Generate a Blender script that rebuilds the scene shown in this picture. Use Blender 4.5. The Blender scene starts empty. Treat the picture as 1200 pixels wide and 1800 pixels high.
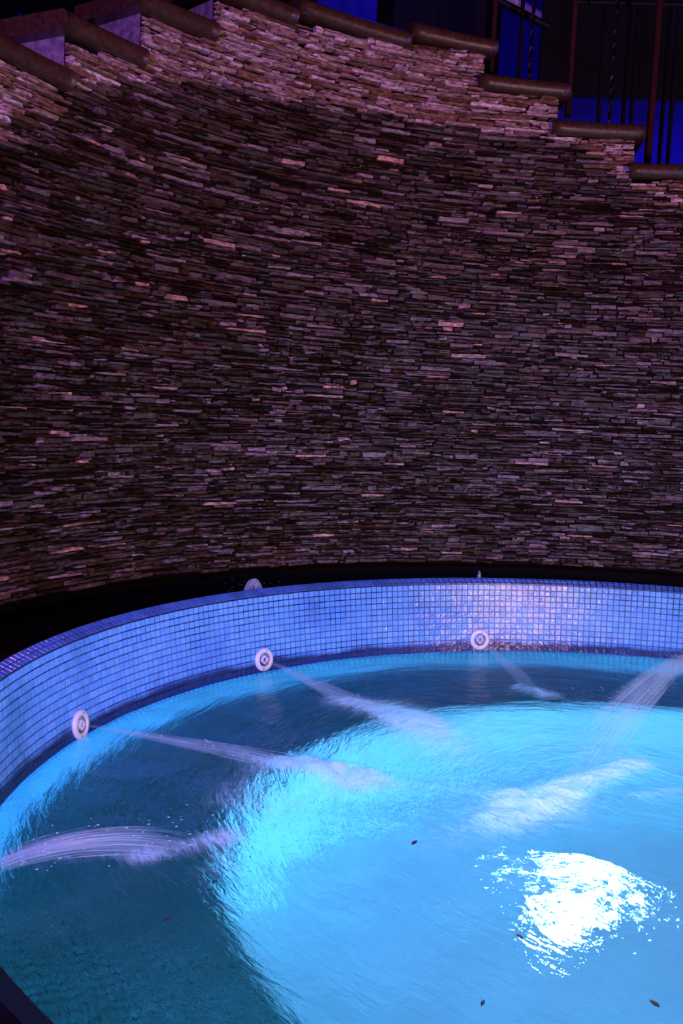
import bpy, bmesh, math, random
from math import sin, cos, pi, radians, sqrt, atan2, hypot
from mathutils import Vector, Matrix, noise

random.seed(11)
scene = bpy.context.scene
COL = scene.collection

# ------------------------------------------------------------------ camera
F_PX, PITCH, ROLL, EYE = 1735.56, 0.101, 0.045, 0.991
fw = Vector((0, cos(PITCH), -sin(PITCH)))
up0 = Vector((0, sin(PITCH), cos(PITCH)))
rt0 = Vector((1, 0, 0))
RT = rt0 * cos(ROLL) + up0 * sin(ROLL)
UP = -rt0 * sin(ROLL) + up0 * cos(ROLL)
cam_data = bpy.data.cameras.new('camera')
cam_data.sensor_fit = 'VERTICAL'
cam_data.sensor_height = 36.0
cam_data.lens = F_PX / 1800 * 36.0
cam_data.clip_start = 0.05
cam = bpy.data.objects.new('camera', cam_data)
COL.objects.link(cam)
M3 = Matrix((RT, UP, -fw)).transposed()
cam.matrix_world = Matrix.Translation((0, 0, EYE)) @ M3.to_4x4()
scene.camera = cam

# ------------------------------------------------------------------ world, exposure, lamps, added fill lights
world = bpy.data.worlds.new('night'); scene.world = world
world.use_nodes = True
world.node_tree.nodes['Background'].inputs[0].default_value = (0.05, 0.03, 0.12, 1)
world.node_tree.nodes['Background'].inputs[1].default_value = 0.02
vs = scene.view_settings
vs.view_transform = 'Standard'; vs.look = 'None'; vs.exposure = 0.0; vs.gamma = 1.0
vs.use_curve_mapping = False
cy = scene.cycles
cy.max_bounces = 10; cy.diffuse_bounces = 4; cy.glossy_bounces = 4
cy.transmission_bounces = 6; cy.transparent_max_bounces = 48
cy.sample_clamp_indirect = 3.0
cy.use_denoising = True
cy.volume_bounces = 3

CX, CY = 1.033, 2.367          # pool centre
RW, RR, WR, H = 1.831, 1.868, 0.046, 0.286   # radius at water, at rim top, rim width, rim height
RS, ZS = 2.293, 0.317          # slate wall radius and its lower edge
BENCH_R, BENCH_Z, PIT_Z = 1.27, -0.22, -0.80


def look(loc, target):
    d = Vector(target) - Vector(loc)
    return d.to_track_quat('-Z', 'Y').to_euler()


def area(name, loc, target, col, power, size):
    l = bpy.data.lights.new(name, 'AREA'); l.shape = 'DISK'; l.size = size
    l.color = col; l.energy = power
    o = bpy.data.objects.new(name, l); COL.objects.link(o)
    o.location = loc; o.rotation_euler = look(loc, target)
    return o


def point(name, loc, col, power, size):
    l = bpy.data.lights.new(name, 'POINT'); l.color = col; l.energy = power; l.shadow_soft_size = size
    o = bpy.data.objects.new(name, l); COL.objects.link(o); o.location = loc
    return o


area('pink_floodlight', (2.75, 0.35, 0.75), (0.8, 4.4, 1.2), (1.0, 0.47, 0.43), 92, 0.13)
area('violet_floodlight', (-1.1, 0.1, 1.9), (0.2, 4.2, 1.1), (0.42, 0.15, 1.0), 112, 0.22)
area('blue_tile_fill', (0.3, -0.5, 1.9), (0.7, 4.0, -0.55), (0.15, 0.36, 1.0), 24, 0.3).data.spread = radians(54)  # added unseen fill that puts blue light on the wall mosaic
area('near_wall_fill', (CX + 0.25, CY - 1.72, -0.06), (CX - 0.5, CY + 1.8, -0.09), (0.10, 0.62, 1.0), 46, 0.10)  # added fill without a fixture, brightens the wall strip under water
area('right_wall_fill', (CX + 1.70, CY - 0.5, -0.06), (CX - 1.8, CY + 0.2, -0.09), (0.10, 0.62, 1.0), 26, 0.10)  # added fill without a fixture, lights the submerged wall from the right
area('pit_fill', (CX - 0.1, CY - 1.18, -0.42), (CX, CY + 0.9, -0.8), (0.15, 0.60, 1.0), 14, 0.16)  # added unseen fill that evens out the pit brightness
area('bench_fill', (CX - 0.25, CY - 1.72, -0.03), (CX - 1.25, CY - 0.75, -0.22), (0.08, 0.36, 1.0), 32, 0.10).data.spread = radians(85)  # added unseen fill to brighten the near left bench
point('blue_stair_lamp', (2.75, 7.7, 2.55), (0.02, 0.02, 1.0), 24, 0.06)
point('blue_house_lamp', (0.35, 6.9, 4.5), (0.03, 0.03, 1.0), 10, 0.08)

# ------------------------------------------------------------------ helpers
def pol(r, deg, z):
    a = radians(deg)
    return Vector((CX + r * cos(a), CY + r * sin(a), z))


def at(px, py, depth):
    d = fw + RT * ((px - 600) / F_PX) - UP * ((py - 900) / F_PX)
    return Vector((0, 0, EYE)) + d * depth


def link(name, me, mats, parent=None, smooth=False):
    o = bpy.data.objects.new(name, me); COL.objects.link(o)
    for m in (mats if isinstance(mats, (list, tuple)) else [mats]):
        me.materials.append(m)
    if smooth:
        me.polygons.foreach_set('use_smooth', [True] * len(me.polygons))
    if parent: o.parent = parent
    return o


def obj(name, verts, faces, mats, parent=None, smooth=False):
    me = bpy.data.meshes.new(name); me.from_pydata([tuple(v) for v in verts], [], faces); me.update()
    return link(name, me, mats, parent, smooth)


def from_bm(name, bm, mats, parent=None, smooth=False):
    bmesh.ops.recalc_face_normals(bm, faces=bm.faces)
    me = bpy.data.meshes.new(name); bm.to_mesh(me); bm.free()
    return link(name, me, mats, parent, smooth)


def tag(o, label, cat, group=None, kind=None):
    o['label'] = label; o['category'] = cat
    if group: o['group'] = group
    if kind: o['kind'] = kind
    return o


def empty(name, loc=(0, 0, 0)):
    o = bpy.data.objects.new(name, None); o.empty_display_size = 0.05
    COL.objects.link(o); o.location = loc
    return o


def box_bm(bm, mn, mx):
    vs_ = [bm.verts.new((x, y, z)) for x in (mn[0], mx[0]) for y in (mn[1], mx[1]) for z in (mn[2], mx[2])]
    for f in ((0, 1, 3, 2), (4, 6, 7, 5), (0, 4, 5, 1), (2, 3, 7, 6), (0, 2, 6, 4), (1, 5, 7, 3)):
        bm.faces.new([vs_[i] for i in f])


def arc_sweep(profile, a0, a1, step=1.0, caps=True):
    """closed (r,z) profile swept from a0 to a1 degrees"""
    n = max(2, int(abs(a1 - a0) / step) + 1); k = len(profile)
    V, F = [], []
    for i in range(n):
        a = a0 + (a1 - a0) * i / (n - 1)
        for r, z in profile: V.append(pol(r, a, z))
    for i in range(n - 1):
        for j in range(k):
            F.append((i * k + j, i * k + (j + 1) % k, (i + 1) * k + (j + 1) % k, (i + 1) * k + j))
    if caps:
        F.append(tuple(range(k))); F.append(tuple((n - 1) * k + j for j in reversed(range(k))))
    return V, F


def tube(V, F, pts, rads, n=6):
    b = len(V)
    for i, p in enumerate(pts):
        t = (pts[min(i + 1, len(pts) - 1)] - pts[max(i - 1, 0)]).normalized()
        u = t.cross(Vector((0.13, 0.2, 1))).normalized(); w = t.cross(u)
        for j in range(n):
            a = 2 * pi * j / n
            V.append(p + (u * cos(a) + w * sin(a)) * rads[i])
    for i in range(len(pts) - 1):
        for j in range(n):
            F.append((b + i * n + j, b + i * n + (j + 1) % n, b + (i + 1) * n + (j + 1) % n, b + (i + 1) * n + j))
    F.append(tuple(b + j for j in reversed(range(n)))); e = b + (len(pts) - 1) * n
    F.append(tuple(e + j for j in range(n)))


# ------------------------------------------------------------------ materials
def mat(name):
    m = bpy.data.materials.new(name); m.use_nodes = True
    nt = m.node_tree; nt.nodes.clear()
    out = nt.nodes.new('ShaderNodeOutputMaterial')
    return m, nt, out


class N:
    def __init__(s, nt): s.nt = nt

    def __call__(s, typ, ins=None, **props):
        n = s.nt.nodes.new(typ)
        for k, v in props.items(): setattr(n, k, v)
        for k, v in (ins or {}).items():
            if hasattr(v, 'bl_idname') or isinstance(v, bpy.types.NodeSocket): s.nt.links.new(v, n.inputs[k])
            else: n.inputs[k].default_value = v
        return n

    def ramp(s, fac, stops):
        r = s.nt.nodes.new('ShaderNodeValToRGB'); s.nt.links.new(fac, r.inputs[0])
        el = r.color_ramp.elements
        while len(el) < len(stops): el.new(0.5)
        for e, (p, c) in zip(el, stops):
            e.position = p; e.color = c if len(c) == 4 else (*c, 1)
        return r.outputs[0]

    def math(s, op, a, b=None, c=None, clamp=False):
        n = s.nt.nodes.new('ShaderNodeMath'); n.operation = op; n.use_clamp = clamp
        for i, v in enumerate((a, b, c)):
            if v is None: continue
            if isinstance(v, (int, float)): n.inputs[i].default_value = v
            else: s.nt.links.new(v, n.inputs[i])
        return n.outputs[0]

    def mix(s, fac, a, b):
        n = s.nt.nodes.new('ShaderNodeMix'); n.data_type = 'RGBA'
        for i, v in ((0, fac), (6, a), (7, b)):
            if isinstance(v, (int, float)): n.inputs[i].default_value = v
            elif isinstance(v, tuple): n.inputs[i].default_value = (*v[:3], 1)
            else: s.nt.links.new(v, n.inputs[i])
        return n.outputs[2]


def simple(name, col, rough=0.5, metal=0.0, noise_amt=0.25, scale=30, bump=0.2, coat=0, spec=0.5):
    m, nt, out = mat(name); g = N(nt)
    tc = g('ShaderNodeTexCoord')
    nz = g('ShaderNodeTexNoise', {'Vector': tc.outputs['Object'], 'Scale': scale, 'Detail': 5.0})
    d = tuple(c * (1 - noise_amt) for c in col); l = tuple(min(1, c * (1 + noise_amt)) for c in col)
    c = g.ramp(nz.outputs[0], [(0.3, d), (0.7, l)])
    bp = g('ShaderNodeBump', {'Height': nz.outputs[0], 'Strength': bump, 'Distance': 0.004})
    p = g('ShaderNodeBsdfPrincipled', {'Base Color': c, 'Roughness': rough, 'Metallic': metal, 'Normal': bp.outputs[0], 'Coat Weight': coat, 'Specular IOR Level': spec})
    nt.links.new(p.outputs[0], out.inputs[0])
    return m


def slate_material():
    m, nt, out = mat('slate_strips'); g = N(nt)
    tc = g('ShaderNodeTexCoord')
    st = g('ShaderNodeAttribute', attribute_name='stone')
    wet = g('ShaderNodeAttribute', attribute_name='wet')
    sep = g('ShaderNodeSeparateColor', {0: st.outputs['Color']})
    mp = g('ShaderNodeMapping', {'Vector': tc.outputs['Object'], 'Scale': (1, 1, 3.5)})
    nz = g('ShaderNodeTexNoise', {'Vector': mp.outputs[0], 'Scale': 38.0, 'Detail': 6.0, 'Roughness': 0.65})
    fine = g('ShaderNodeTexNoise', {'Vector': mp.outputs[0], 'Scale': 210.0, 'Detail': 3.0, 'Roughness': 0.7})
    # dry stone: tan, ochre and grey strips
    dry = g.ramp(sep.outputs[0], [(0.0, (0.24, 0.12, 0.055)), (0.35, (0.44, 0.28, 0.20)), (0.7, (0.62, 0.46, 0.42)), (1.0, (0.80, 0.66, 0.62))])
    wetc = g.ramp(sep.outputs[0], [(0.0, (0.020, 0.008, 0.001)), (0.40, (0.052, 0.024, 0.006)), (0.65, (0.088, 0.047, 0.030)), (0.88, (0.17, 0.11, 0.105)), (0.97, (0.32, 0.22, 0.21)), (1.0, (0.75, 0.40, 0.25))])
    c = g.mix(wet.outputs['Fac'], dry, wetc)
    v = g.ramp(nz.outputs[0], [(0.34, (0.22, 0.17, 0.13)), (0.50, (0.75, 0.70, 0.68)), (0.66, (1.55, 1.5, 1.5))])
    c2 = nt.nodes.new('ShaderNodeMix'); c2.data_type = 'RGBA'; c2.blend_type = 'MULTIPLY'; c2.inputs[0].default_value = 1
    nt.links.new(c, c2.inputs[6]); nt.links.new(v, c2.inputs[7])
    rough = g.math('MULTIPLY_ADD', wet.outputs['Fac'], -0.54, 0.82)
    rough = g.math('ADD', rough, g.math('MULTIPLY', g.math('SUBTRACT', fine.outputs[0], 0.5), 0.30))
    hgt = g.math('ADD', nz.outputs[0], g.math('MULTIPLY', fine.outputs[0], 0.22))
    bp = g('ShaderNodeBump', {'Height': hgt, 'Strength': 1.0, 'Distance': 0.0055})
    # crystalline facets in the wet stone: small cells, each with a tilt of its own
    vo = g('ShaderNodeTexVoronoi', {'Vector': tc.outputs['Object'], 'Scale': 260.0})
    vm = g('ShaderNodeVectorMath', {0: vo.outputs['Color'], 1: (0.5, 0.5, 0.5)}, operation='SUBTRACT')
    vs2 = g('ShaderNodeVectorMath', {0: vm.outputs[0], 'Scale': 0.45}, operation='SCALE')
    va = g('ShaderNodeVectorMath', {0: vs2.outputs[0], 1: bp.outputs[0]}, operation='ADD')
    cb = g('ShaderNodeVectorMath', {0: va.outputs[0]}, operation='NORMALIZE')
    p = g('ShaderNodeBsdfPrincipled', {'Base Color': c2.outputs[2], 'Roughness': rough, 'Normal': bp.outputs[0], 'Specular IOR Level': 0.22})
    gl = g('ShaderNodeBsdfGlossy', {'Color': (1.0, 0.96, 0.92, 1), 'Roughness': 0.13, 'Normal': cb.outputs[0]})
    patch = g('ShaderNodeTexNoise', {'Vector': mp.outputs[0], 'Scale': 16.0, 'Detail': 3.0})
    gf = g('ShaderNodeMath', {0: g.ramp(patch.outputs[0], [(0.42, (0.015, 0.015, 0.015)), (0.62, (0.17, 0.17, 0.17))]), 1: wet.outputs['Fac']}, operation='MULTIPLY')
    mx = g('ShaderNodeMixShader', {0: gf.outputs[0], 1: p.outputs[0], 2: gl.outputs[0]})
    nt.links.new(mx.outputs[0], out.inputs[0])
    return m


def tile_material(name, lo, hi, banddark=True):
    """glazed mosaic tesserae: one mesh island per tile, colour varies a little from tile to tile"""
    m, nt, out = mat(name); g = N(nt)
    tc = g('ShaderNodeTexCoord'); geo = g('ShaderNodeNewGeometry')
    nz = g('ShaderNodeTexNoise', {'Vector': tc.outputs['Object'], 'Scale': 90.0, 'Detail': 3.0})
    big = g('ShaderNodeTexNoise', {'Vector': tc.outputs['Object'], 'Scale': 5.0, 'Detail': 4.0})
    c = g.ramp(geo.outputs['Random Per Island'], [(0, lo), (1, hi)])
    c = g.mix(g.ramp(big.outputs[0], [(0.45, (0, 0, 0)), (0.8, (1, 1, 1))]), c, tuple(0.62 * a for a in lo))
    sp = g('ShaderNodeSeparateXYZ', {0: tc.outputs['Object']})
    # darker band just above the water line
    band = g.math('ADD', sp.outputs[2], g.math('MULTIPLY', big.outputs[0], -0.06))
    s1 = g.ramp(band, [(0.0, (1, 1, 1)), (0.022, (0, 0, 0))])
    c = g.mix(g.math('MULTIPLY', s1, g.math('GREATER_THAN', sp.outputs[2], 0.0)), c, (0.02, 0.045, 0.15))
    bp = g('ShaderNodeBump', {'Height': nz.outputs[0], 'Strength': 0.5, 'Distance': 0.004})
    p = g('ShaderNodeBsdfPrincipled', {'Base Color': c, 'Roughness': 0.17, 'Normal': bp.outputs[0]})
    nt.links.new(p.outputs[0], out.inputs[0])
    return m


def grout_material():
    m, nt, out = mat('stained_grout'); g = N(nt)
    tc = g('ShaderNodeTexCoord'); sp = g('ShaderNodeSeparateXYZ', {0: tc.outputs['Object']})
    nz = g('ShaderNodeTexNoise', {'Vector': tc.outputs['Object'], 'Scale': 9.0, 'Detail': 4.0})
    f = g.math('ADD', sp.outputs[2], g.math('MULTIPLY', g.math('SUBTRACT', nz.outputs[0], 0.5), 0.35))
    c = g.ramp(f, [(0.0, (0.01, 0.012, 0.02)), (0.06, (0.04, 0.06, 0.13)), (0.16, (0.07, 0.10, 0.20)), (0.215, (0.016, 0.009, 0.003)), (0.30, (0.012, 0.007, 0.003))])
    p = g('ShaderNodeBsdfPrincipled', {'Base Color': c, 'Roughness': 0.35})
    nt.links.new(p.outputs[0], out.inputs[0])
    return m


def mosaic_uv_material(name, lo, hi, grout, cell=0.025, rough=0.35):
    """mosaic laid on a surface with a UV map in metres"""
    m, nt, out = mat(name); g = N(nt)
    uv = g('ShaderNodeUVMap')
    br = g('ShaderNodeTexBrick', {'Vector': uv.outputs[0], 'Color1': (*lo, 1), 'Color2': (*hi, 1), 'Mortar': (*grout, 1),
                                  'Scale': 1.0, 'Mortar Size': cell * 0.13, 'Brick Width': cell, 'Row Height': cell, 'Bias': 0.0},
           offset=0.0, squash=1.0)
    nz = g('ShaderNodeTexNoise', {'Vector': uv.outputs[0], 'Scale': 4.0, 'Detail': 5.0})
    c = g.mix(g.ramp(nz.outputs[0], [(0.4, (0, 0, 0)), (0.75, (0.6, 0.6, 0.6))]), br.outputs[0], tuple(0.5 * a for a in lo))
    bp = g('ShaderNodeBump', {'Height': g.math('SUBTRACT', 1.0, br.outputs[1]), 'Strength': 0.5, 'Distance': 0.002})
    p = g('ShaderNodeBsdfPrincipled', {'Base Color': c, 'Roughness': rough, 'Normal': bp.outputs[0]})
    nt.links.new(p.outputs[0], out.inputs[0])
    return m


def water_material():
    m, nt, out = mat('churned_pool_water'); g = N(nt)
    uv = g('ShaderNodeUVMap'); tc = g('ShaderNodeTexCoord')
    foam = g('ShaderNodeAttribute', attribute_name='foam')
    wv = g('ShaderNodeMapping', {'Vector': uv.outputs[0], 'Scale': (1.0, 3.4, 1.0)})
    w1 = g('ShaderNodeTexNoise', {'Vector': wv.outputs[0], 'Scale': 5.0, 'Detail': 5.0, 'Roughness': 0.55, 'Distortion': 0.6})
    w2 = g('ShaderNodeTexNoise', {'Vector': wv.outputs[0], 'Scale': 22.0, 'Detail': 4.0, 'Roughness': 0.6, 'Distortion': 0.8})
    chop = g('ShaderNodeAttribute', attribute_name='chop')
    h = g.math('ADD', g.math('MULTIPLY', w1.outputs[0], 1.0), g.math('MULTIPLY', w2.outputs[0], 0.25))
    h = g.math('MULTIPLY', h, g.math('MULTIPLY_ADD', chop.outputs['Fac'], 1.7, 0.38))
    bp = g('ShaderNodeBump', {'Height': h, 'Strength': 0.55, 'Distance': 0.035})
    glass = g('ShaderNodeBsdfGlass', {'Color': (0.80, 0.96, 1.0, 1), 'Roughness': 0.03, 'IOR': 1.33, 'Normal': bp.outputs[0]})
    # whitewater: streaked, drawn out along the swirl
    fv = g('ShaderNodeMapping', {'Vector': uv.outputs[0], 'Scale': (1.0, 5.0, 1.0)})
    fn = g('ShaderNodeTexNoise', {'Vector': fv.outputs[0], 'Scale': 14.0, 'Detail': 8.0, 'Roughness': 0.72, 'Distortion': 1.2})
    ff = g.math('ADD', foam.outputs['Fac'], g.math('MULTIPLY', g.math('SUBTRACT', fn.outputs[0], 0.53), 2.8))
    fac = g.math('MULTIPLY', g.ramp(ff, [(0.10, (0, 0, 0)), (1.1, (0.9, 0.9, 0.9))]), g.math('MULTIPLY', foam.outputs['Fac'], 1.1, clamp=True))
    dif = g('ShaderNodeBsdfDiffuse', {'Color': (0.92, 0.90, 0.95, 1), 'Normal': bp.outputs[0]})
    trl = g('ShaderNodeBsdfTranslucent', {'Color': (0.85, 0.84, 0.98, 1)})
    wh = g('ShaderNodeMixShader', {0: 0.5, 1: dif.outputs[0], 2: trl.outputs[0]})
    mx = g('ShaderNodeMixShader', {0: fac, 1: glass.outputs[0], 2: wh.outputs[0]})
    nt.links.new(mx.outputs[0], out.inputs[0])
    return m


def spray_material(name, alpha, tint=(0.95, 0.93, 0.97)):
    m, nt, out = mat(name); g = N(nt)
    tr = g('ShaderNodeBsdfTransparent')
    dif = g('ShaderNodeBsdfDiffuse', {'Color': (*tint, 1)})
    gl = g('ShaderNodeBsdfGlossy', {'Color': (1, 1, 1, 1), 'Roughness': 0.12})
    tl = g('ShaderNodeBsdfTranslucent', {'Color': (*tint, 1)})
    a = g('ShaderNodeMixShader', {0: 0.4, 1: dif.outputs[0], 2: tl.outputs[0]})
    b = g('ShaderNodeMixShader', {0: 0.15, 1: a.outputs[0], 2: gl.outputs[0]})
    mx = g('ShaderNodeMixShader', {0: alpha, 1: tr.outputs[0], 2: b.outputs[0]})
    nt.links.new(mx.outputs[0], out.inputs[0])
    return m


def mist_material(name, dens):
    """a cloud of fine droplets, streaked along the jet (local X), thinner at its end"""
    m, nt, out = mat(name); g = N(nt)
    tc = g('ShaderNodeTexCoord')
    mp = g('ShaderNodeMapping', {'Vector': tc.outputs['Object'], 'Scale': (3.0, 26.0, 26.0)})
    nz = g('ShaderNodeTexNoise', {'Vector': mp.outputs[0], 'Scale': 1.6, 'Detail': 4.0, 'Roughness': 0.6})
    d = g.math('MULTIPLY', g.ramp(nz.outputs[0], [(0.38, (0.12, 0.12, 0.12)), (0.65, (1, 1, 1))]), dens)
    sx = g('ShaderNodeSeparateXYZ', {0: tc.outputs['Object']})
    d = g.math('MULTIPLY', d, g.math('DIVIDE', 1.0, g.math('MULTIPLY_ADD', sx.outputs[0], 3.0, 0.6)))
    v = g('ShaderNodeVolumeScatter', {'Color': (0.97, 0.95, 0.98, 1), 'Density': d, 'Anisotropy': 0.15})
    nt.links.new(v.outputs[0], out.inputs['Volume'])
    return m


def emit(name, col, s):
    m, nt, out = mat(name); g = N(nt)
    e = g('ShaderNodeEmission', {0: (*col, 1), 1: s}); nt.links.new(e.outputs[0], out.inputs[0])
    return m


M = dict(
    slate=slate_material(),
    core=simple('rough_wall_render', (0.20, 0.15, 0.17), 0.85, scale=38, bump=1.0, noise_amt=0.55),
    gap_shade=simple('gap_shade_backing', (0.006, 0.004, 0.004), 0.9, spec=0.05),  # shade in the gaps between strips put into a near-black colour
    cap=simple('brown_coping_stone', (0.058, 0.025, 0.013), 0.38, scale=60, noise_amt=0.45, bump=0.5),
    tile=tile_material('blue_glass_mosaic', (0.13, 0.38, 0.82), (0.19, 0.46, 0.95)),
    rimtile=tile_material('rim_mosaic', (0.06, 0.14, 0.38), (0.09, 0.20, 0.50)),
    grout=grout_material(),
    bench=mosaic_uv_material('shaded_bench_mosaic', (0.035, 0.18, 0.135), (0.055, 0.24, 0.20), (0.002, 0.02, 0.010), cell=0.034),  # the bench's shade is put into its dark green tile colour
    pit=mosaic_uv_material('pale_pit_mosaic', (0.50, 0.74, 0.80), (0.60, 0.82, 0.88), (0.46, 0.69, 0.75)),
    subtile=mosaic_uv_material('underwater_wall_mosaic', (0.20, 0.50, 0.68), (0.26, 0.58, 0.78), (0.10, 0.28, 0.34)),
    trough=simple('black_gutter_lining', (0.003, 0.002, 0.002), 0.7, spec=0.04),
    gutterwater=simple('dark_gutter_water', (0.004, 0.002, 0.002), 0.15, scale=18, bump=0.8),
    rimshade=simple('black_rim_shade', (0.004, 0.004, 0.004), 0.45, spec=0.15),  # shade on the near rim put into this black
    water=water_material(),
    jet=spray_material('jet_filaments', 0.10),
    mist=mist_material('fine_spray', 13.0),
    midmist=mist_material('drifting_spray', 8.5),
    thinmist=mist_material('thin_spray', 9.0),
    spout=spray_material('gutter_spout_water', 0.28),
    drop=spray_material('water_droplets', 0.75),
    plastic=simple('white_plastic', (0.80, 0.70, 0.68), 0.30, noise_amt=0.04, bump=0.02),
    socket=simple('yellowed_plastic', (0.42, 0.26, 0.15), 0.35, noise_amt=0.1),
    screw=simple('rusty_screw', (0.22, 0.13, 0.09), 0.5, 0.6),
    steel=simple('steel_bezel', (0.6, 0.6, 0.6), 0.25, 1.0, noise_amt=0.05),
    lens=emit('lit_lamp_lens', (0.33, 0.76, 1.0), 175.0),
    leaf=simple('brown_leaf', (0.035, 0.022, 0.012), 0.6),
    iron=simple('black_iron', (0.006, 0.004, 0.008), 0.4, 0.0, spec=0.25),
    redpaint=simple('dark_red_post_paint', (0.035, 0.005, 0.006), 0.6, spec=0.2),
    houseblue=simple('blue_lit_house_wall', (0.004, 0.004, 0.40), 0.8, scale=3),  # blue lamplight put into the wall colour
    darkwall=simple('unlit_house_wall', (0.0008, 0.0008, 0.004), 0.9, scale=3),  # unlit house parts: their darkness put into the colour
    ground=simple('dark_paving', (0.03, 0.028, 0.03), 0.6, scale=12),
    board=simple('red_brown_board', (0.09, 0.012, 0.008), 0.7, scale=10),
)


def interp(x, pts):
    if x <= pts[0][0]: return pts[0][1]
    for (a, b), (c, d) in zip(pts, pts[1:]):
        if x <= c: return b + (d - b) * (x - a) / (c - a)
    return pts[-1][1]


# ------------------------------------------------------------------ curved slate wall with stepped top
STEPS = [(57.5, 66.5, 1.75), (66.5, 75.5, 1.925), (75.5, 84.4, 2.10), (84.4, 93.4, 2.28), (93.4, 102.3, 2.45), (102.3, 134.8, 2.60),
         (134.8, 143.3, 2.395), (143.3, 152.1, 2.20), (152.1, 161.0, 2.02), (161.0, 170.0, 1.84), (170.0, 179.0, 1.66)]


def ztop(a):
    for a0, a1, z in STEPS:
        if a0 <= a < a1:
            if z == 2.60: return 2.62 - (a - 102.3) / 32.5 * 0.065
            return z
    return 1.6


def arc_block(bm, r0, r1, a0, a1, z0, z1a, z1b, n):
    rows = []
    for i in range(n + 1):
        a = a0 + (a1 - a0) * i / n; zt = z1a + (z1b - z1a) * i / n
        rows.append([bm.verts.new(pol(r0, a, z0)), bm.verts.new(pol(r0, a, zt)), bm.verts.new(pol(r1, a, zt)), bm.verts.new(pol(r1, a, z0))])
    for p, q in zip(rows, rows[1:]):
        for j in range(4):
            f_ = bm.faces.new((p[j], p[(j + 1) % 4], q[(j + 1) % 4], q[j]))
            if j == 0: f_.material_index = 1
    bm.faces.new(rows[0]); bm.faces.new(rows[-1][::-1])


bm = bmesh.new()
for a0, a1, z in STEPS:
    arc_block(bm, RS + 0.004, RS + 0.26, a0, a1, ZS - 0.01, ztop(a0), ztop(a1 - 1e-6), max(3, int((a1 - a0) / 2)))
wall = from_bm('wall_back', bm, [M['core'], M['gap_shade']]); wall['kind'] = 'structure'

WETLINE = [(78.6, 2.00), (85, 2.09), (91.8, 2.25), (101.8, 2.28), (115.5, 2.28), (124.5, 2.26), (130.7, 2.25), (145.4, 2.14), (152.3, 1.97), (159.5, 1.80), (175, 1.5)]
V, F, stonecol, wetv = [], [], [], []
rs = random.Random(5)


def strip(a0, a1, z0, z1, prot):
    n = 6 if (a1 - a0) > 2.4 else 5 if (a1 - a0) > 1.2 else 3
    b = len(V); t0 = rs.uniform(-.0030, .0030); t1 = rs.uniform(-.0026, .0026)
    sk0 = rs.uniform(-.12, .12); sk1 = rs.uniform(-.12, .12)
    pi_ = prot + rs.uniform(-.003, .003); pj = prot + rs.uniform(-.003, .003)
    tilt = rs.uniform(-.005, .004)
    for i in range(n):
        u = i / (n - 1)
        ab = a0 + (a1 - a0) * u + (sk0 if i == 0 else sk1 if i == n - 1 else 0)
        at_ = a0 + (a1 - a0) * u
        zb = z0 + t0 * (1 - u) + t1 * u + rs.uniform(-.0013, .0013); zt = z1 + t0 * (1 - u) - t1 * u + rs.uniform(-.0016, .0016)
        if zt - zb < .003: zt = zb + .003
        pr = pi_ * (1 - u) + pj * u + rs.uniform(-.0026, .0026)
        e = 0.4 if i in (0, n - 1) else 0
        V.extend((pol(RS + .006, ab, zb), pol(RS - pr + e * .004 + tilt, ab, zb + .0006), pol(RS - pr + e * .004 - tilt, at_, zt - .0006), pol(RS + .006, at_, zt)))
    for i in range(n - 1):
        for j in range(3):
            F.append((b + i * 4 + j, b + (i + 1) * 4 + j, b + (i + 1) * 4 + j + 1, b + i * 4 + j + 1))
    F.append((b, b + 1, b + 2, b + 3)); e = b + (n - 1) * 4; F.append((e + 3, e + 2, e + 1, e))
    am = (a0 + a1) / 2; zm = (z0 + z1) / 2
    c = rs.random() ** 1.15
    wl = interp(am, WETLINE) + 0.05 * noise.noise(Vector((am * .25, 3, 0))) + rs.uniform(-.018, .018)
    w = min(1, max(0, (wl - zm) / .018 + .5))
    stonecol.extend([c] * (n * 4)); wetv.extend([w] * (n * 4))


A0, A1 = 60.0, 174.0
z = ZS
row = 0
while z < 2.64:
    hrow = rs.choice((.008, .010, .012, .013, .015, .018, .022))
    a = A0 + rs.uniform(0, 2)
    while a < A1:
        L = rs.choice((1.1, 1.5, 2.0, 2.6, 3.4, 4.4)) * rs.uniform(.75, 1.2)
        am = a + L / 2
        dz = .016 * noise.noise(Vector((am * .16, z * 2.2, 1.7))) + .006 * noise.noise(Vector((am * .6, z * 9, 5)))
        zb, zt = z + dz, z + hrow + dz
        top = ztop(am) - .002
        b0, b1 = a, a + L
        for s0, s1, _ in STEPS:                       # cut the strips at the risers
            for edge in (s0, s1):
                if b0 < edge < b1 and (ztop(edge - .01) < zt or ztop(edge + .01) < zt):
                    if ztop(edge - .01) < zt: b0 = edge
                    else: b1 = edge
        amid = (b0 + b1) / 2; top = ztop(amid)
        if b1 - b0 > .3 and zb + .004 < top:
            zt = min(zt, top - .001)
            prot = rs.uniform(.004, .024) + (.012 if rs.random() < .07 else 0)
            hh = zt - zb
            if hh > .0155 and rs.random() < .45:      # some courses split into two thin leaves
                m_ = zb + hh * rs.uniform(.35, .65)
                c_ = b0 + (b1 - b0) * rs.uniform(.3, .7)
                strip(b0, b1 - .12, zb + .0008, m_ - .0010, prot)
                strip(b0, c_ - .1, m_ + .0006, zt - .0006, rs.uniform(.006, .020))
                strip(c_, b1 - .12, m_ + .0006, zt - .0006, rs.uniform(.006, .020))
            else:
                strip(b0, b1 - .12, zb + .0012, zt - .0016, prot)
        a += L
    z += hrow + .0008
    row += 1
slate = obj('slate_cladding', V, F, M['slate'], wall)
at1 = slate.data.attributes.new('stone', 'FLOAT_COLOR', 'POINT')
at1.data.foreach_set('color', [x for c in stonecol for x in (c, c, c, 1)])
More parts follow.
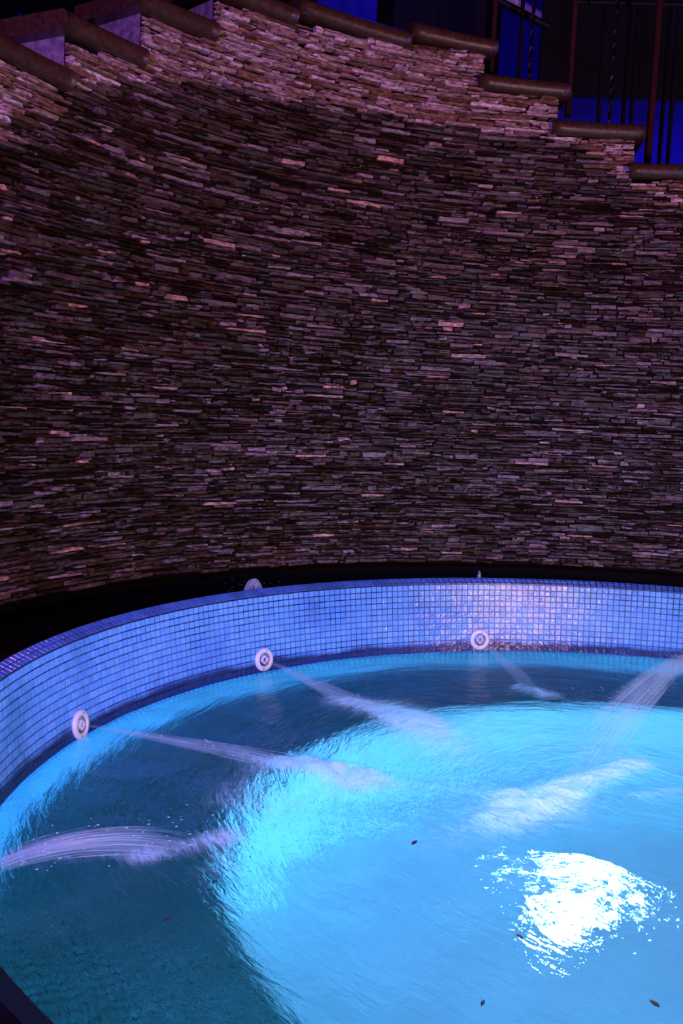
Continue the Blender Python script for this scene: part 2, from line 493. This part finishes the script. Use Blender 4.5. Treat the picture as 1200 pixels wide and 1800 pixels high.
at2 = slate.data.attributes.new('wet', 'FLOAT', 'POINT'); at2.data.foreach_set('value', wetv)
# coping slabs ------------------------------------------------------
def coping(a0, a1, za, zb, label, th=.062):
    prof = []
    r_in, r_out = RS - .062, RS + .30
    for k in range(9):                                  # bullnose
        t = -pi / 2 + pi * k / 8
        prof.append((r_in + .024 - .024 * cos(t), th / 2 + th / 2 * sin(t)))
    prof += [(r_out, th), (r_out, 0)]
    n = max(3, int((a1 - a0) / 1.0)); V, F = [], []
    k = len(prof)
    for i in range(n + 1):
        a = a0 + (a1 - a0) * i / n; zz = za + (zb - za) * i / n
        for r, z_ in prof:
            V.append(pol(r + .0016 * noise.noise(Vector((a * 1.3, z_ * 40, r))), a, zz + z_ + .0012 * noise.noise(Vector((a * 2, r * 9, 7)))))
    for i in range(n):
        for j in range(k):
            F.append((i * k + j, i * k + (j + 1) % k, (i + 1) * k + (j + 1) % k, (i + 1) * k + j))
    F.append(tuple(range(k))); F.append(tuple(n * k + j for j in reversed(range(k))))
    o = obj('coping_slab', V, F, M['cap'])
    bpy.context.view_layer.objects.active = o
    for p in o.data.polygons: p.use_smooth = len(p.vertices) == 4
    return tag(o, label, 'coping stone', 'brown coping slabs on the stepped wall')


coping(152.3, 162.6, 2.02, 2.02, 'lowest brown coping slab in the top left corner of the wall')
coping(143.5, 153.5, 2.20, 2.20, 'brown coping slab on the left stair, second step from the left edge')
coping(135.0, 144.7, 2.395, 2.395, 'brown coping slab on the left stair, just below the highest run')
coping(125.4, 136.2, 2.555, 2.574, 'highest coping run, its left slab cut by the top of the photo')
coping(111.6, 125.3, 2.575, 2.602, 'highest coping run, its curved middle slab')
coping(101.1, 111.5, 2.602, 2.622, 'highest coping run, its right slab with a free end above the next step')
coping(92.2, 102.9, 2.445, 2.455, 'brown coping slab one step down to the right of the highest run')
coping(83.4, 93.9, 2.275, 2.285, 'brown coping slab two steps down to the right of the highest run')
coping(74.3, 84.8, 2.10, 2.11, 'lowest coping slab on the right, cut by the right edge of the photo')

# ------------------------------------------------------------------ gutter and ground
gut = empty('water_gutter'); tag(gut, 'dark gutter channel between the mosaic rim and the slate wall', 'gutter')
gv, gf = arc_sweep([(RR + WR + .002, .14), (RR + WR + .002, .16), (RS + .12, .16), (RS + .12, .14)], 40, 200)
obj('channel_bed', gv, gf, M['trough'], gut)
gv, gf = arc_sweep([(RS + .085, .16), (RS + .085, ZS - .012), (RS + .11, ZS - .012), (RS + .11, .16)], 40, 200)
obj('recessed_back', gv, gf, M['trough'], gut)
gv, gf = arc_sweep([(RR + WR + .004, .18), (RR + WR + .004, .222), (RS + .084, .222), (RS + .084, .18)], 40, 200, .5)
obj('gutter_water', gv, gf, M['gutterwater'], gut)

gv, gf = arc_sweep([(RR + WR + .002, -.05), (RR + WR + .002, .16), (RR + 6, .16), (RR + 6, -.05)], 200.5, 399.5, 3)
fl = obj('floor', gv, gf, M['ground']); fl['kind'] = 'structure'

# ------------------------------------------------------------------ pool basin
basin = empty('pool_basin', (0, 0, 0))
tag(basin, 'round mosaic tiled pool basin with low wall and inner bench', 'pool')
T = 0.0247; G_ = .0026


def rim_r(z): return RW + (RR - RW) * z / H


def tile_patch(name, cells, material, parent, base_r=0):
    """cells: list of (corner function); each tile a bevelled island"""
    V, F = [], []
    for P, nrm in cells:
        b = len(V); c = sum(P, Vector()) / 4
        rv = Vector((rs.gauss(0, 1), rs.gauss(0, 1), rs.gauss(0, 1))) * .022
        n2 = (nrm + rv).normalized()
        for p in P: V.append(p - nrm * .001)
        for p in P:
            q = c + (p - c) * .90
            off = (q - c).dot(n2 - nrm)
            V.append(q + nrm * (.0010) - nrm * off)
        for j in range(4): F.append((b + j, b + (j + 1) % 4, b + 4 + (j + 1) % 4, b + 4 + j))
        F.append((b + 4, b + 5, b + 6, b + 7))
    o = obj(name, V, F, material, parent)
    return o


NROW = 12
TH = (H - .004) / NROW
arc = []
dA = math.degrees(T / 1.85)
acount = int(360 / dA); dA = 360 / acount
for i in range(acount):
    a = i * dA
    if 215 < a < 320: continue
    g = math.degrees(G_ / 2 / 1.85)
    for k in range(-1, NROW):
        z0 = k * TH + G_ / 2; z1 = (k + 1) * TH - G_ / 2
        j = rs.uniform(-.0004, .0004)
        P = [pol(rim_r(z0), a + g, z0 + j), pol(rim_r(z0), a + dA - g, z0 + j), pol(rim_r(z1), a + dA - g, z1 + j), pol(rim_r(z1), a + g, z1 + j)]
        nr = Vector((-cos(radians(a + dA / 2)), -sin(radians(a + dA / 2)), .125)).normalized()
        arc.append((P, nr))
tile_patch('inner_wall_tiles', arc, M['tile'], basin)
rimc = []
for i in range(acount):
    a = i * dA
    if 205 < a < 330: continue
    g = math.degrees(G_ / 2 / 1.85)
    for k in range(2):
        r0 = RR + .001 + k * .0215; r1 = r0 + .0195
        za, zb_ = H - .001 + (r0 - RR) * .42, H - .001 + (r1 - RR) * .42
        P = [pol(r0, a + g, za), pol(r0, a + dA - g, za), pol(r1, a + dA - g, zb_), pol(r1, a + g, zb_)]
        rimc.append((P, Vector((-.387 * cos(radians(a + dA / 2)), -.387 * sin(radians(a + dA / 2)), .922))))
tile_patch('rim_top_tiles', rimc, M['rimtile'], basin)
# grout bed / wall body
gv, gf = arc_sweep([(rim_r(-.03) + .0005, -.03), (RR + .0005, H - .0015), (RR + WR, H + .0165), (RR + WR, -.9), (RW + .03, -.9), (RW + .03, -.03)], 0, 360, 1.0, caps=False)
obj('wall_body', gv, gf, M['grout'], basin)


def ring(name, r0, z0, r1, z1, material, n=240, seg=3):
    V, F, U = [], [], []
    for i in range(n + 1):
        a = 360 * i / n
        for k in range(seg + 1):
            t = k / seg; r = r0 + (r1 - r0) * t; z_ = z0 + (z1 - z0) * t
            V.append(pol(r, a, z_))
    for i in range(n):
        for k in range(seg):
            F.append((i * (seg + 1) + k, i * (seg + 1) + k + 1, (i + 1) * (seg + 1) + k + 1, (i + 1) * (seg + 1) + k))
    o = obj(name, V, F, material, basin, True)
    uvl = o.data.uv_layers.new(name='UVMap')
    Ls = hypot(r1 - r0, z1 - z0); rm = max(r0, r1)
    for p in o.data.polygons:
        for li in p.loop_indices:
            vi = o.data.loops[li].vertex_index; i, k = divmod(vi, seg + 1)
            uvl.data[li].uv = (2 * pi * rm * i / n, Ls * k / seg)
    return o


ring('submerged_wall', rim_r(-.024), -.0235, RW - .02, BENCH_Z, M['subtile'])
ring('bench_top', RW - .02, BENCH_Z, BENCH_R, BENCH_Z, M['bench'])
ring('pit_wall', BENCH_R, BENCH_Z, BENCH_R - .03, PIT_Z, M['pit'])
ring('pit_floor', BENCH_R - .03, PIT_Z, 0.02, PIT_Z, M['pit'], seg=8)

# added near-side slab: the rim's shade put into its black colour
gv, gf = arc_sweep([(RR + .010, H + .0045), (RR + .010, H + .010), (RR + .05, H + .030), (RR + .40, H + .030), (RR + .40, .165), (RR + .05, .165), (RR + .05, H + .0215)], 203, 330)
tag(obj('shaded_near_rim', gv, gf, M['rimshade']), 'near pool rim in the bottom left corner, its shade put into black colour', 'ledge')

# ------------------------------------------------------------------ water
SPL = []   # (x, y, radius along swirl, radius across, strength, yaw, height)


def wpt(px, py, z=0.0):
    d = fw + RT * ((px - 600) / F_PX) - UP * ((py - 900) / F_PX)
    t = (z - EYE) / d.z
    return Vector((0, 0, EYE)) + d * t


def splash(px0, py0, px1, py1, width, strength, height=0.0):
    a, b = wpt(px0, py0), wpt(px1, py1)
    SPL.append((a.x, a.y, b.x, b.y, width, strength, height))


# landing zones of the jets and the drifting whitewater
splash(610, 1235, 740, 1275, .09, 1.0, .012)
splash(700, 1240, 800, 1330, .12, .45)
splash(330, 1310, 560, 1352, .05, .55, .01)
splash(520, 1345, 640, 1365, .07, .85, .02)
splash(640, 1375, 860, 1390, .08, .45)
splash(915, 1212, 965, 1228, .06, .8, .02)
splash(900, 1415, 1120, 1345, .06, 1.0, .018)
splash(880, 1440, 1000, 1400, .10, .6, .02)
splash(1120, 1400, 1200, 1390, .04, .55, .01)
splash(760, 1480, 980, 1430, .09, .42)
splash(250, 1508, 400, 1466, .045, .7, .003)
splash(395, 1400, 450, 1350, .08, .45)
splash(380, 1530, 400, 1480, .05, .40)
splash(80, 1510, 250, 1500, .04, .45)
splash(470, 1420, 600, 1380, .10, .45)
splash(930, 1545, 1110, 1600, .12, .33, .01)
splash(700, 1300, 1100, 1300, .16, .30)
splash(660, 1580, 800, 1590, .02, .25)


def seg_d(x, y, s):
    ax, ay, bx, by = s[:4]; dx, dy = bx - ax, by - ay; L2 = dx * dx + dy * dy + 1e-9
    t = max(0, min(1, ((x - ax) * dx + (y - ay) * dy) / L2))
    return hypot(x - ax - dx * t, y - ay - dy * t)


NR, NA = 210, 620
V, F, foam, chopv = [], [], [], []
RWATER = RW - .0005
for i in range(NA):
    a = 360.0 * i / NA
    ca, sa = cos(radians(a)), sin(radians(a))
    for k in range(NR + 1):
        r = RWATER * (.01 + .99 * k / NR); x, y = CX + r * ca, CY + r * sa
        sw = a + 22 * (1 - r / RW)
        n1 = noise.fractal(Vector((x * 2.1, y * 2.1, 3)), 1, 2, 4)
        n2 = noise.noise(Vector((x * 7 + n1, y * 7, 9)))
        e = min(1, (RW - r) / .05)
        zz = (.010 * n1 + .0035 * n2) * (0.35 + .65 * e)
        f = 0; ch = 0
        for s in SPL:
            d = seg_d(x, y, s)
            if d < .8: ch += s[5] * math.exp(-(d / .25) ** 2) * .4
            if d < s[4] * 2.4:
                wgt = math.exp(-(d / s[4]) ** 2)
                f += s[5] * wgt
                zz += s[6] * wgt * (.7 + .8 * noise.noise(Vector((x * 16, y * 16, 2)))) * e
        V.append((x, y, zz)); foam.append(min(1.2, f)); chopv.append(min(1.0, ch))
k1 = NR + 1
for i in range(NA):
    j = (i + 1) % NA
    for k in range(NR):
        F.append((i * k1 + k, i * k1 + k + 1, j * k1 + k + 1, j * k1 + k))
F.append(tuple(i * k1 for i in reversed(range(NA))))
water = obj('pool_water', V, F, M['water'], None, True)
if water.data.polygons[0].normal.z < 0: water.data.flip_normals()
uvl = water.data.uv_layers.new(name='UVMap')
import array
uvd = array.array('f', [0.0]) * (2 * len(water.data.loops))
for p in water.data.polygons:
    lis = list(p.loop_indices); vis = [water.data.loops[l].vertex_index for l in lis]
    aa = [vi // k1 for vi in vis]
    wrap = max(aa) - min(aa) > NA / 2
    for l, vi, ai in zip(lis, vis, aa):
        k = vi % k1
        if wrap and ai < NA / 2 and len(vis) < 10: ai = ai + NA
        # logarithmic spiral coordinates: u runs along the swirl
        r = RWATER * (.01 + .99 * k / NR)
        uvd[2 * l] = 2 * pi * 1.3 * ai / NA; uvd[2 * l + 1] = r * 1.0 + .18 * sin(4 * pi * ai / NA)
uvl.data.foreach_set('uv', uvd)
fa = water.data.attributes.new('foam', 'FLOAT', 'POINT'); fa.data.foreach_set('value', foam)
fb = water.data.attributes.new('chop', 'FLOAT', 'POINT'); fb.data.foreach_set('value', chopv)
tag(water, 'churning turquoise water filling the round pool', 'water')

# ------------------------------------------------------------------ nozzles
def lathe(V, F, prof, M4, n=28, close=True):
    b = len(V); k = len(prof)
    for i in range(n):
        a = 2 * pi * i / n
        for r, h in prof: V.append(M4 @ Vector((r * cos(a), r * sin(a), h)))
    for i in range(n):
        j = (i + 1) % n
        for q in range(k if close else k - 1):
            F.append((b + i * k + q, b + j * k + q, b + j * k + (q + 1) % k, b + i * k + (q + 1) % k))


def disc_lathe(prof, n=28):
    V, F = [], []; lathe(V, F, prof, Matrix(), n, True)
    return V, F


def nozzle(deg, z, label):
    c = pol(rim_r(z) - .0025, deg, z)
    nr = Vector((-cos(radians(deg)), -sin(radians(deg)), .125)).normalized()
    o = empty('jet_nozzle', c)
    o.rotation_mode = 'QUATERNION'; o.rotation_quaternion = nr.to_track_quat('Z', 'Y')
    tag(o, label, 'nozzle', 'white pool jet nozzles in the mosaic wall')
    v, f = disc_lathe([(.026, .002), (.026, .0075), (.029, .010), (.040, .008), (.0440, .004), (.0440, -.003), (.028, -.003)], 40)
    obj('flange', v, f, M['plastic'], o, True)
    v, f = disc_lathe([(.0262, .0065), (.0255, .001), (.020, -.006), (.0115, -.010), (.0115, -.013), (.0265, -.004)], 32)
    obj('socket', v, f, M['socket'], o, True)
    # swivelling eyeball with a lobed mouth
    V, F = [], []; n = 36
    for i in range(n):
        a = 2 * pi * i / n; lob = 1 + .12 * cos(4 * a)
        for r, h in ((.0085, -.008), (.0080, .004), (.0105, .007), (.0135 * lob, .0055), (.0155 * lob, 0), (.0150, -.010)):
            V.append((r * cos(a), r * sin(a), h))
    for i in range(n):
        j = (i + 1) % n
        for q in range(6): F.append((i * 6 + q, j * 6 + q, j * 6 + (q + 1) % 6, i * 6 + (q + 1) % 6))
    e = obj('eyeball_outlet', V, F, M['plastic'], o, True); e.location = (0.001, -.001, .002)
    V, F = [], []
    for s in (-1, 1):
        v, f = [], []
    for s in (-1, 1):
        v, f = disc_lathe([(.0003, .0105), (.0022, .0103), (.0026, .009), (.0026, .0085), (.0003, .0085)], 10)
        sc = obj('screw', v, f, M['screw'], o); sc.location = (.0335 * s * .3, .0335 * s * .95, 0)
    return c, nr


noz = [
    nozzle(165.4, .040, 'white jet nozzle low in the mosaic wall, leftmost of three in view'),
    nozzle(135.2, .046, 'white jet nozzle in the mosaic wall, middle one of three in view'),
    nozzle(103.2, .048, 'white jet nozzle in the mosaic wall, rightmost of three, partly veiled by spray'),
    nozzle(72.0, .048, 'white jet nozzle just outside the right edge, source of the right stream'),
    nozzle(197.0, .048, 'white jet nozzle just outside the left edge, source of the left stream'),
]


# ------------------------------------------------------------------ jets
def jet(src, dst, arch, w0, w1, n, label, drops=60, seed=1, material='mist', end=1.0):
    """a cone of spray from the nozzle mouth to where it lands; its own origin is the mouth"""
    R = random.Random(seed); V, F = [], []; VD, FD = [], []
    L = (dst - src).length
    xx = (dst - src).normalized(); yy = Vector((0, 0, 1)).cross(xx).normalized(); zz = xx.cross(yy)
    ML = Matrix((xx, yy, zz)).transposed().to_4x4(); ML.translation = src
    up = ML.to_3x3().inverted() @ Vector((0, 0, 1))
    def ctr(t): return Vector((L * t, 0, 0)) + up * (arch * 4 * t * (1 - t))
    def width(t): return w0 + (w1 - w0) * t ** 1.1
    MV, MF = [], []
    NS, NC = 22, 20
    for i in range(NS + 1):
        t = i / NS * end; w = width(t) * .5 * (1 if t < .55 else max(.06, cos((t / end - .55) / .45 * pi / 2)) ** .8)
        for j in range(NC):
            a = 2 * pi * j / NC
            wob = 1 + .16 * noise.noise(Vector((cos(a) * 2, sin(a) * 2, t * 7 + seed)))
            p = ctr(t) + Vector((0, cos(a) * w * wob, sin(a) * w * .55 * wob))
            MV.append(p)
    for i in range(NS):
        for j in range(NC): MF.append((i * NC + j, i * NC + (j + 1) % NC, (i + 1) * NC + (j + 1) % NC, (i + 1) * NC + j))
    MF.append(tuple(reversed(range(NC)))); MF.append(tuple(NS * NC + j for j in range(NC)))
    root = obj('water_jet', MV, MF, M[material], None, True)
    root.matrix_world = ML
    tag(root, label, 'water jet', 'jets of water shot into the pool')
    for q in range(n):
        a = R.gauss(0, .22); b = R.gauss(0, .13); t0 = R.uniform(0, .6)
        t1 = min(1.0, t0 + R.uniform(.15, .45))
        rr = R.uniform(.0004, .0012); pts, rad = [], []
        for s_ in range(7):
            t = t0 + (t1 - t0) * s_ / 6; w = width(t)
            pts.append(ctr(t) + Vector((0, a * w, b * w))); rad.append(rr * (.5 + t) * sin(pi * (s_ + .4) / 6.8) ** .6)
        tube(V, F, pts, rad, 4)
    if n:
        f_ = obj('filaments', V, F, M['jet'], root, True); f_['kind'] = 'stuff'
    for q in range(drops):
        t = R.uniform(.25, 1.05); w = width(t)
        p = ctr(t) + Vector((0, R.gauss(0, .42) * w, R.gauss(.15, .32) * w))
        if (ML @ p).z < .012: p += up * (.014 - (ML @ p).z)
        rr = R.uniform(.0005, .0013); dd = Vector((1, 0, 0)) * rr * R.uniform(1.5, 5)
        tube(VD, FD, [p - dd, p, p + dd], [rr * .3, rr, rr * .3], 5)
    if drops:
        d_ = obj('droplets', VD, FD, M['drop'], root, True); d_['kind'] = 'stuff'
    return root


def mouth(i): return noz[i][0] + noz[i][1] * .008


jet(mouth(0), wpt(600, 1362, -.012), .006, .010, .11, 60, 'jet of aerated water from the leftmost nozzle in view', 20, 1)
jet(mouth(1), wpt(665, 1262, -.012), .006, .012, .12, 60, 'jet of aerated water from the middle nozzle', 25, 2)
jet(mouth(2), wpt(950, 1226, .004), .006, .016, .10, 40, 'faint jet of aerated water from the rightmost nozzle', 20, 3, 'thinmist')
jet(mouth(3), wpt(985, 1395, .01), .10, .03, .20, 260, 'scattered stream arching into the pool from the right edge', 420, 4, 'thinmist')
jet(mouth(4), wpt(345, 1493, -.02), .05, .04, .13, 200, 'violet-lit stream arching into the pool from the left edge', 70, 5, 'midmist')

# bubbling spouts in the gutter
def spout(px, py, r, h, n, label, seed):
    R = random.Random(seed)
    d = fw + RT * ((px - 600) / F_PX) - UP * ((py - 900) / F_PX)
    base = None
    for k in range(4000):                       # walk the sight line down to the gutter's middle
        p = Vector((0, 0, EYE)) + d * (k * .002)
        if hypot(p.x - CX, p.y - CY) > 2.02 and p.y > 2: base = Vector((p.x, p.y, .222)); top = p.z; break
    h = max(h, top - .222)
    V, F = [], []
    for q in range(n):
        a = R.uniform(0, 2 * pi); rr = r * R.uniform(.4, 1.0)
        pts = []
        hh = h * R.uniform(.75, 1.05)
        for s in range(8):
            t = s / 7
            pts.append(base + Vector((cos(a) * rr * t, sin(a) * rr * t, hh * (1 - t ** 3))) )
        tube(V, F, pts, [.0011] * 8, 4)
    for q in range(n // 2):
        a = R.uniform(0, 2 * pi); rr = r * R.uniform(.6, 2.4)
        p = base + Vector((cos(a) * rr, sin(a) * rr, h * R.uniform(.05, .9)))
        tube(V, F, [p - Vector((0, 0, .002)), p, p + Vector((0, 0, .002))], [.0004, .0013, .0004], 4)
    return tag(obj('bubbling_spout', V, F, M['spout'], None, True), label, 'water spout')


spout(446, 1019, .060, .05, 90, 'small domed spout bubbling in the gutter above the middle nozzle', 3)
spout(842, 1004, .014, .05, 22, 'thin spout bubbling in the gutter above the rightmost nozzle', 4)

# ------------------------------------------------------------------ underwater lamp
lamp = empty('underwater_lamp', (0.70, 2.64, PIT_Z)); tag(lamp, 'bright white underwater lamp glowing at the bottom right of the pool', 'lamp')
v, f = disc_lathe([(.057, .0), (.057, .03), (.070, .03), (.085, .015), (.085, 0)], 40)
obj('bezel', v, f, M['steel'], lamp, True)
V, F = [], []
for i in range(33):
    a = 2 * pi * i / 32
V = [(0, 0, .055)]
for k in range(1, 7):
    t = k / 6 * pi / 2
    for i in range(32): V.append((.056 * sin(t) * cos(2 * pi * i / 32), .056 * sin(t) * sin(2 * pi * i / 32), .02 + .035 * cos(t)))
for i in range(32):
    F.append((0, 1 + i, 1 + (i + 1) % 32))
    for k in range(5): F.append((1 + k * 32 + i, 1 + (k + 1) * 32 + i, 1 + (k + 1) * 32 + (i + 1) % 32, 1 + k * 32 + (i + 1) % 32))
obj('lens', V, F, M['lens'], lamp, True)

# ------------------------------------------------------------------ floating leaves
def leaf(px, py, L, yaw, label):
    c = wpt(px, py, .012); V, F = [], []
    n = 8
    for i in range(n + 1):
        t = i / n; w = L * .32 * sin(pi * t) ** .7 if 0 < t < 1 else 0.0004
        for s in (-1, 0, 1):
            V.append((L * (t - .5), s * w, .003 * (1 - abs(s)) * -1 + .004 * t * t))
    for i in range(n):
        for s in range(2): F.append((i * 3 + s, i * 3 + s + 1, (i + 1) * 3 + s + 1, (i + 1) * 3 + s))
    b = len(V)
    V += [(x, y, z_ - .0012) for x, y, z_ in V]
    F += [tuple(b + i for i in reversed(f)) for f in list(F)]
    o = obj('floating_leaf', V, F, M['leaf']); o.location = c; o.rotation_euler = (0, 0, yaw)
    return tag(o, label, 'leaf')


leaf(728, 1481, .016, .6, 'dark leaf scrap afloat near the middle of the pool')
leaf(913, 1646, .013, 2.6, 'small dark leaf scrap afloat left of the bright lamp reflection')
leaf(1150, 1764, .017, 2.5, 'dark leaf scrap afloat in the bottom right corner')
leaf(848, 1763, .010, .9, 'tiny dark leaf scrap afloat near the bottom edge')
leaf(293, 1615, .012, .1, 'tiny dark leaf scrap afloat over the bench')

# ------------------------------------------------------------------ behind the wall: stair rail, posts, house
def post(px_top, px_bot, py_bot, R_, wid, label, material, zt=3.6, twisted=False, name='rail_post'):
    d = fw + RT * ((px_bot - 600) / F_PX) - UP * ((py_bot - 900) / F_PX)
    a = d.x ** 2 + d.y ** 2; b = -(d.x * CX + d.y * CY); c = CX * CX + CY * CY - R_ * R_
    t = (-b + sqrt(b * b - a * c)) / a; P = Vector((0, 0, EYE)) + d * t
    bm = bmesh.new()
    h = zt - P.z; n = 40 if twisted else 1
    ring_ = None
    for k in range(n + 1):
        zz = P.z + h * k / n; tw = (k / n) * h * 22 if twisted else .2
        vs_ = [bm.verts.new((P.x + wid * .5 * (1.3 if twisted else 1.414) * cos(tw + pi / 4 + j * pi / 2), P.y + wid * .707 * sin(tw + pi / 4 + j * pi / 2), zz)) for j in range(4)]
        if ring_:
            for j in range(4): bm.faces.new((ring_[j], ring_[(j + 1) % 4], vs_[(j + 1) % 4], vs_[j]))
        else: bm.faces.new(vs_[::-1])
        ring_ = vs_
    bm.faces.new(ring_)
    o = from_bm(name, bm, material)
    return o, P


rail = empty('stair_railing'); tag(rail, 'dark iron stair railing behind the right coping steps', 'railing')
for (x0, x1, yb, R_, w, mt, tw, nm) in [
    (1002, 997, 205, 2.62, .022, 'redpaint', False, 'post'),
    (1148, 1137, 290, 2.62, .026, 'redpaint', False, 'post'),
    (868, 862, 140, 2.62, .020, 'redpaint', False, 'post'),
    (1077, 1069, 235, 2.62, .014, 'iron', True, 'twisted_baluster'),
    (934, 929, 160, 2.62, .014, 'iron', True, 'twisted_baluster')]:
    o, P = post(x0, x1, yb, R_, w, '', M[mt], twisted=tw, name=nm); o.parent = rail
for px, yb in ((910, 150), (1050, 225), (1093, 230), (1107, 232), (1157, 296), (1172, 296)):
    o, P = post(px, px, yb, 2.95, .016, '', M['iron'], name='baluster'); o.parent = rail
V, F = [], []
tube(V, F, [at(850, -12, 5.2), at(965, 48, 5.2)], [.02, .02], 8)
obj('handrail', V, F, M['iron'], rail)
V, F = [], []
tube(V, F, [at(1010, 4, 5.0), at(1230, 10, 5.0)], [.014, .014], 8)
obj('top_rail', V, F, M['iron'], rail)


def slab(name, px0, py0, px1, py1, depth, thick, material, parent=None):
    """box standing upright at a given distance, spanning the given sight lines"""
    a, b = at(px0, py1, depth), at(px1, py0, depth)
    bm = bmesh.new(); box_bm(bm, (min(a.x, b.x), a.y, min(a.z, b.z)), (max(a.x, b.x), a.y + thick, max(a.z, b.z)))
    return from_bm(name, bm, material, parent)


house = empty('house_facade'); tag(house, 'dark house front with blue-lit wall behind the coping', 'building')
slab('wall_panel', -300, -260, 560, 420, 8.6, .2, M['darkwall'], house)
slab('lit_wall_panel', 540, -260, 674, 420, 7.6, .2, M['houseblue'], house)
slab('lit_wall_panel', 858, -260, 1500, 420, 8.2, .2, M['houseblue'], house)
slab('window_surround', 674, -260, 862, 420, 7.4, .15, M['darkwall'], house)
slab('red_board', 786, -100, 836, 47, 7.35, .04, M['board'], house)
slab('frame_upright', 706, -100, 716, 44, 7.35, .04, M['redpaint'], house)
slab('shade_sheet', 945, 22, 1500, 165, 6.8, .05, M['darkwall'], house)  # added dark sheet where the backdrop is unlit
V, F = [], []
tube(V, F, [at(880, -12, 7.2), at(952, 30, 7.2)], [.030, .030], 8)
obj('pale_rail', V, F, M['plastic'], house)
sg = slab('indicator_light', 32, 22, 37, 30, 7.0, .02, M['houseblue']); tag(sg, 'tiny blue light in the dark above the left coping', 'light')
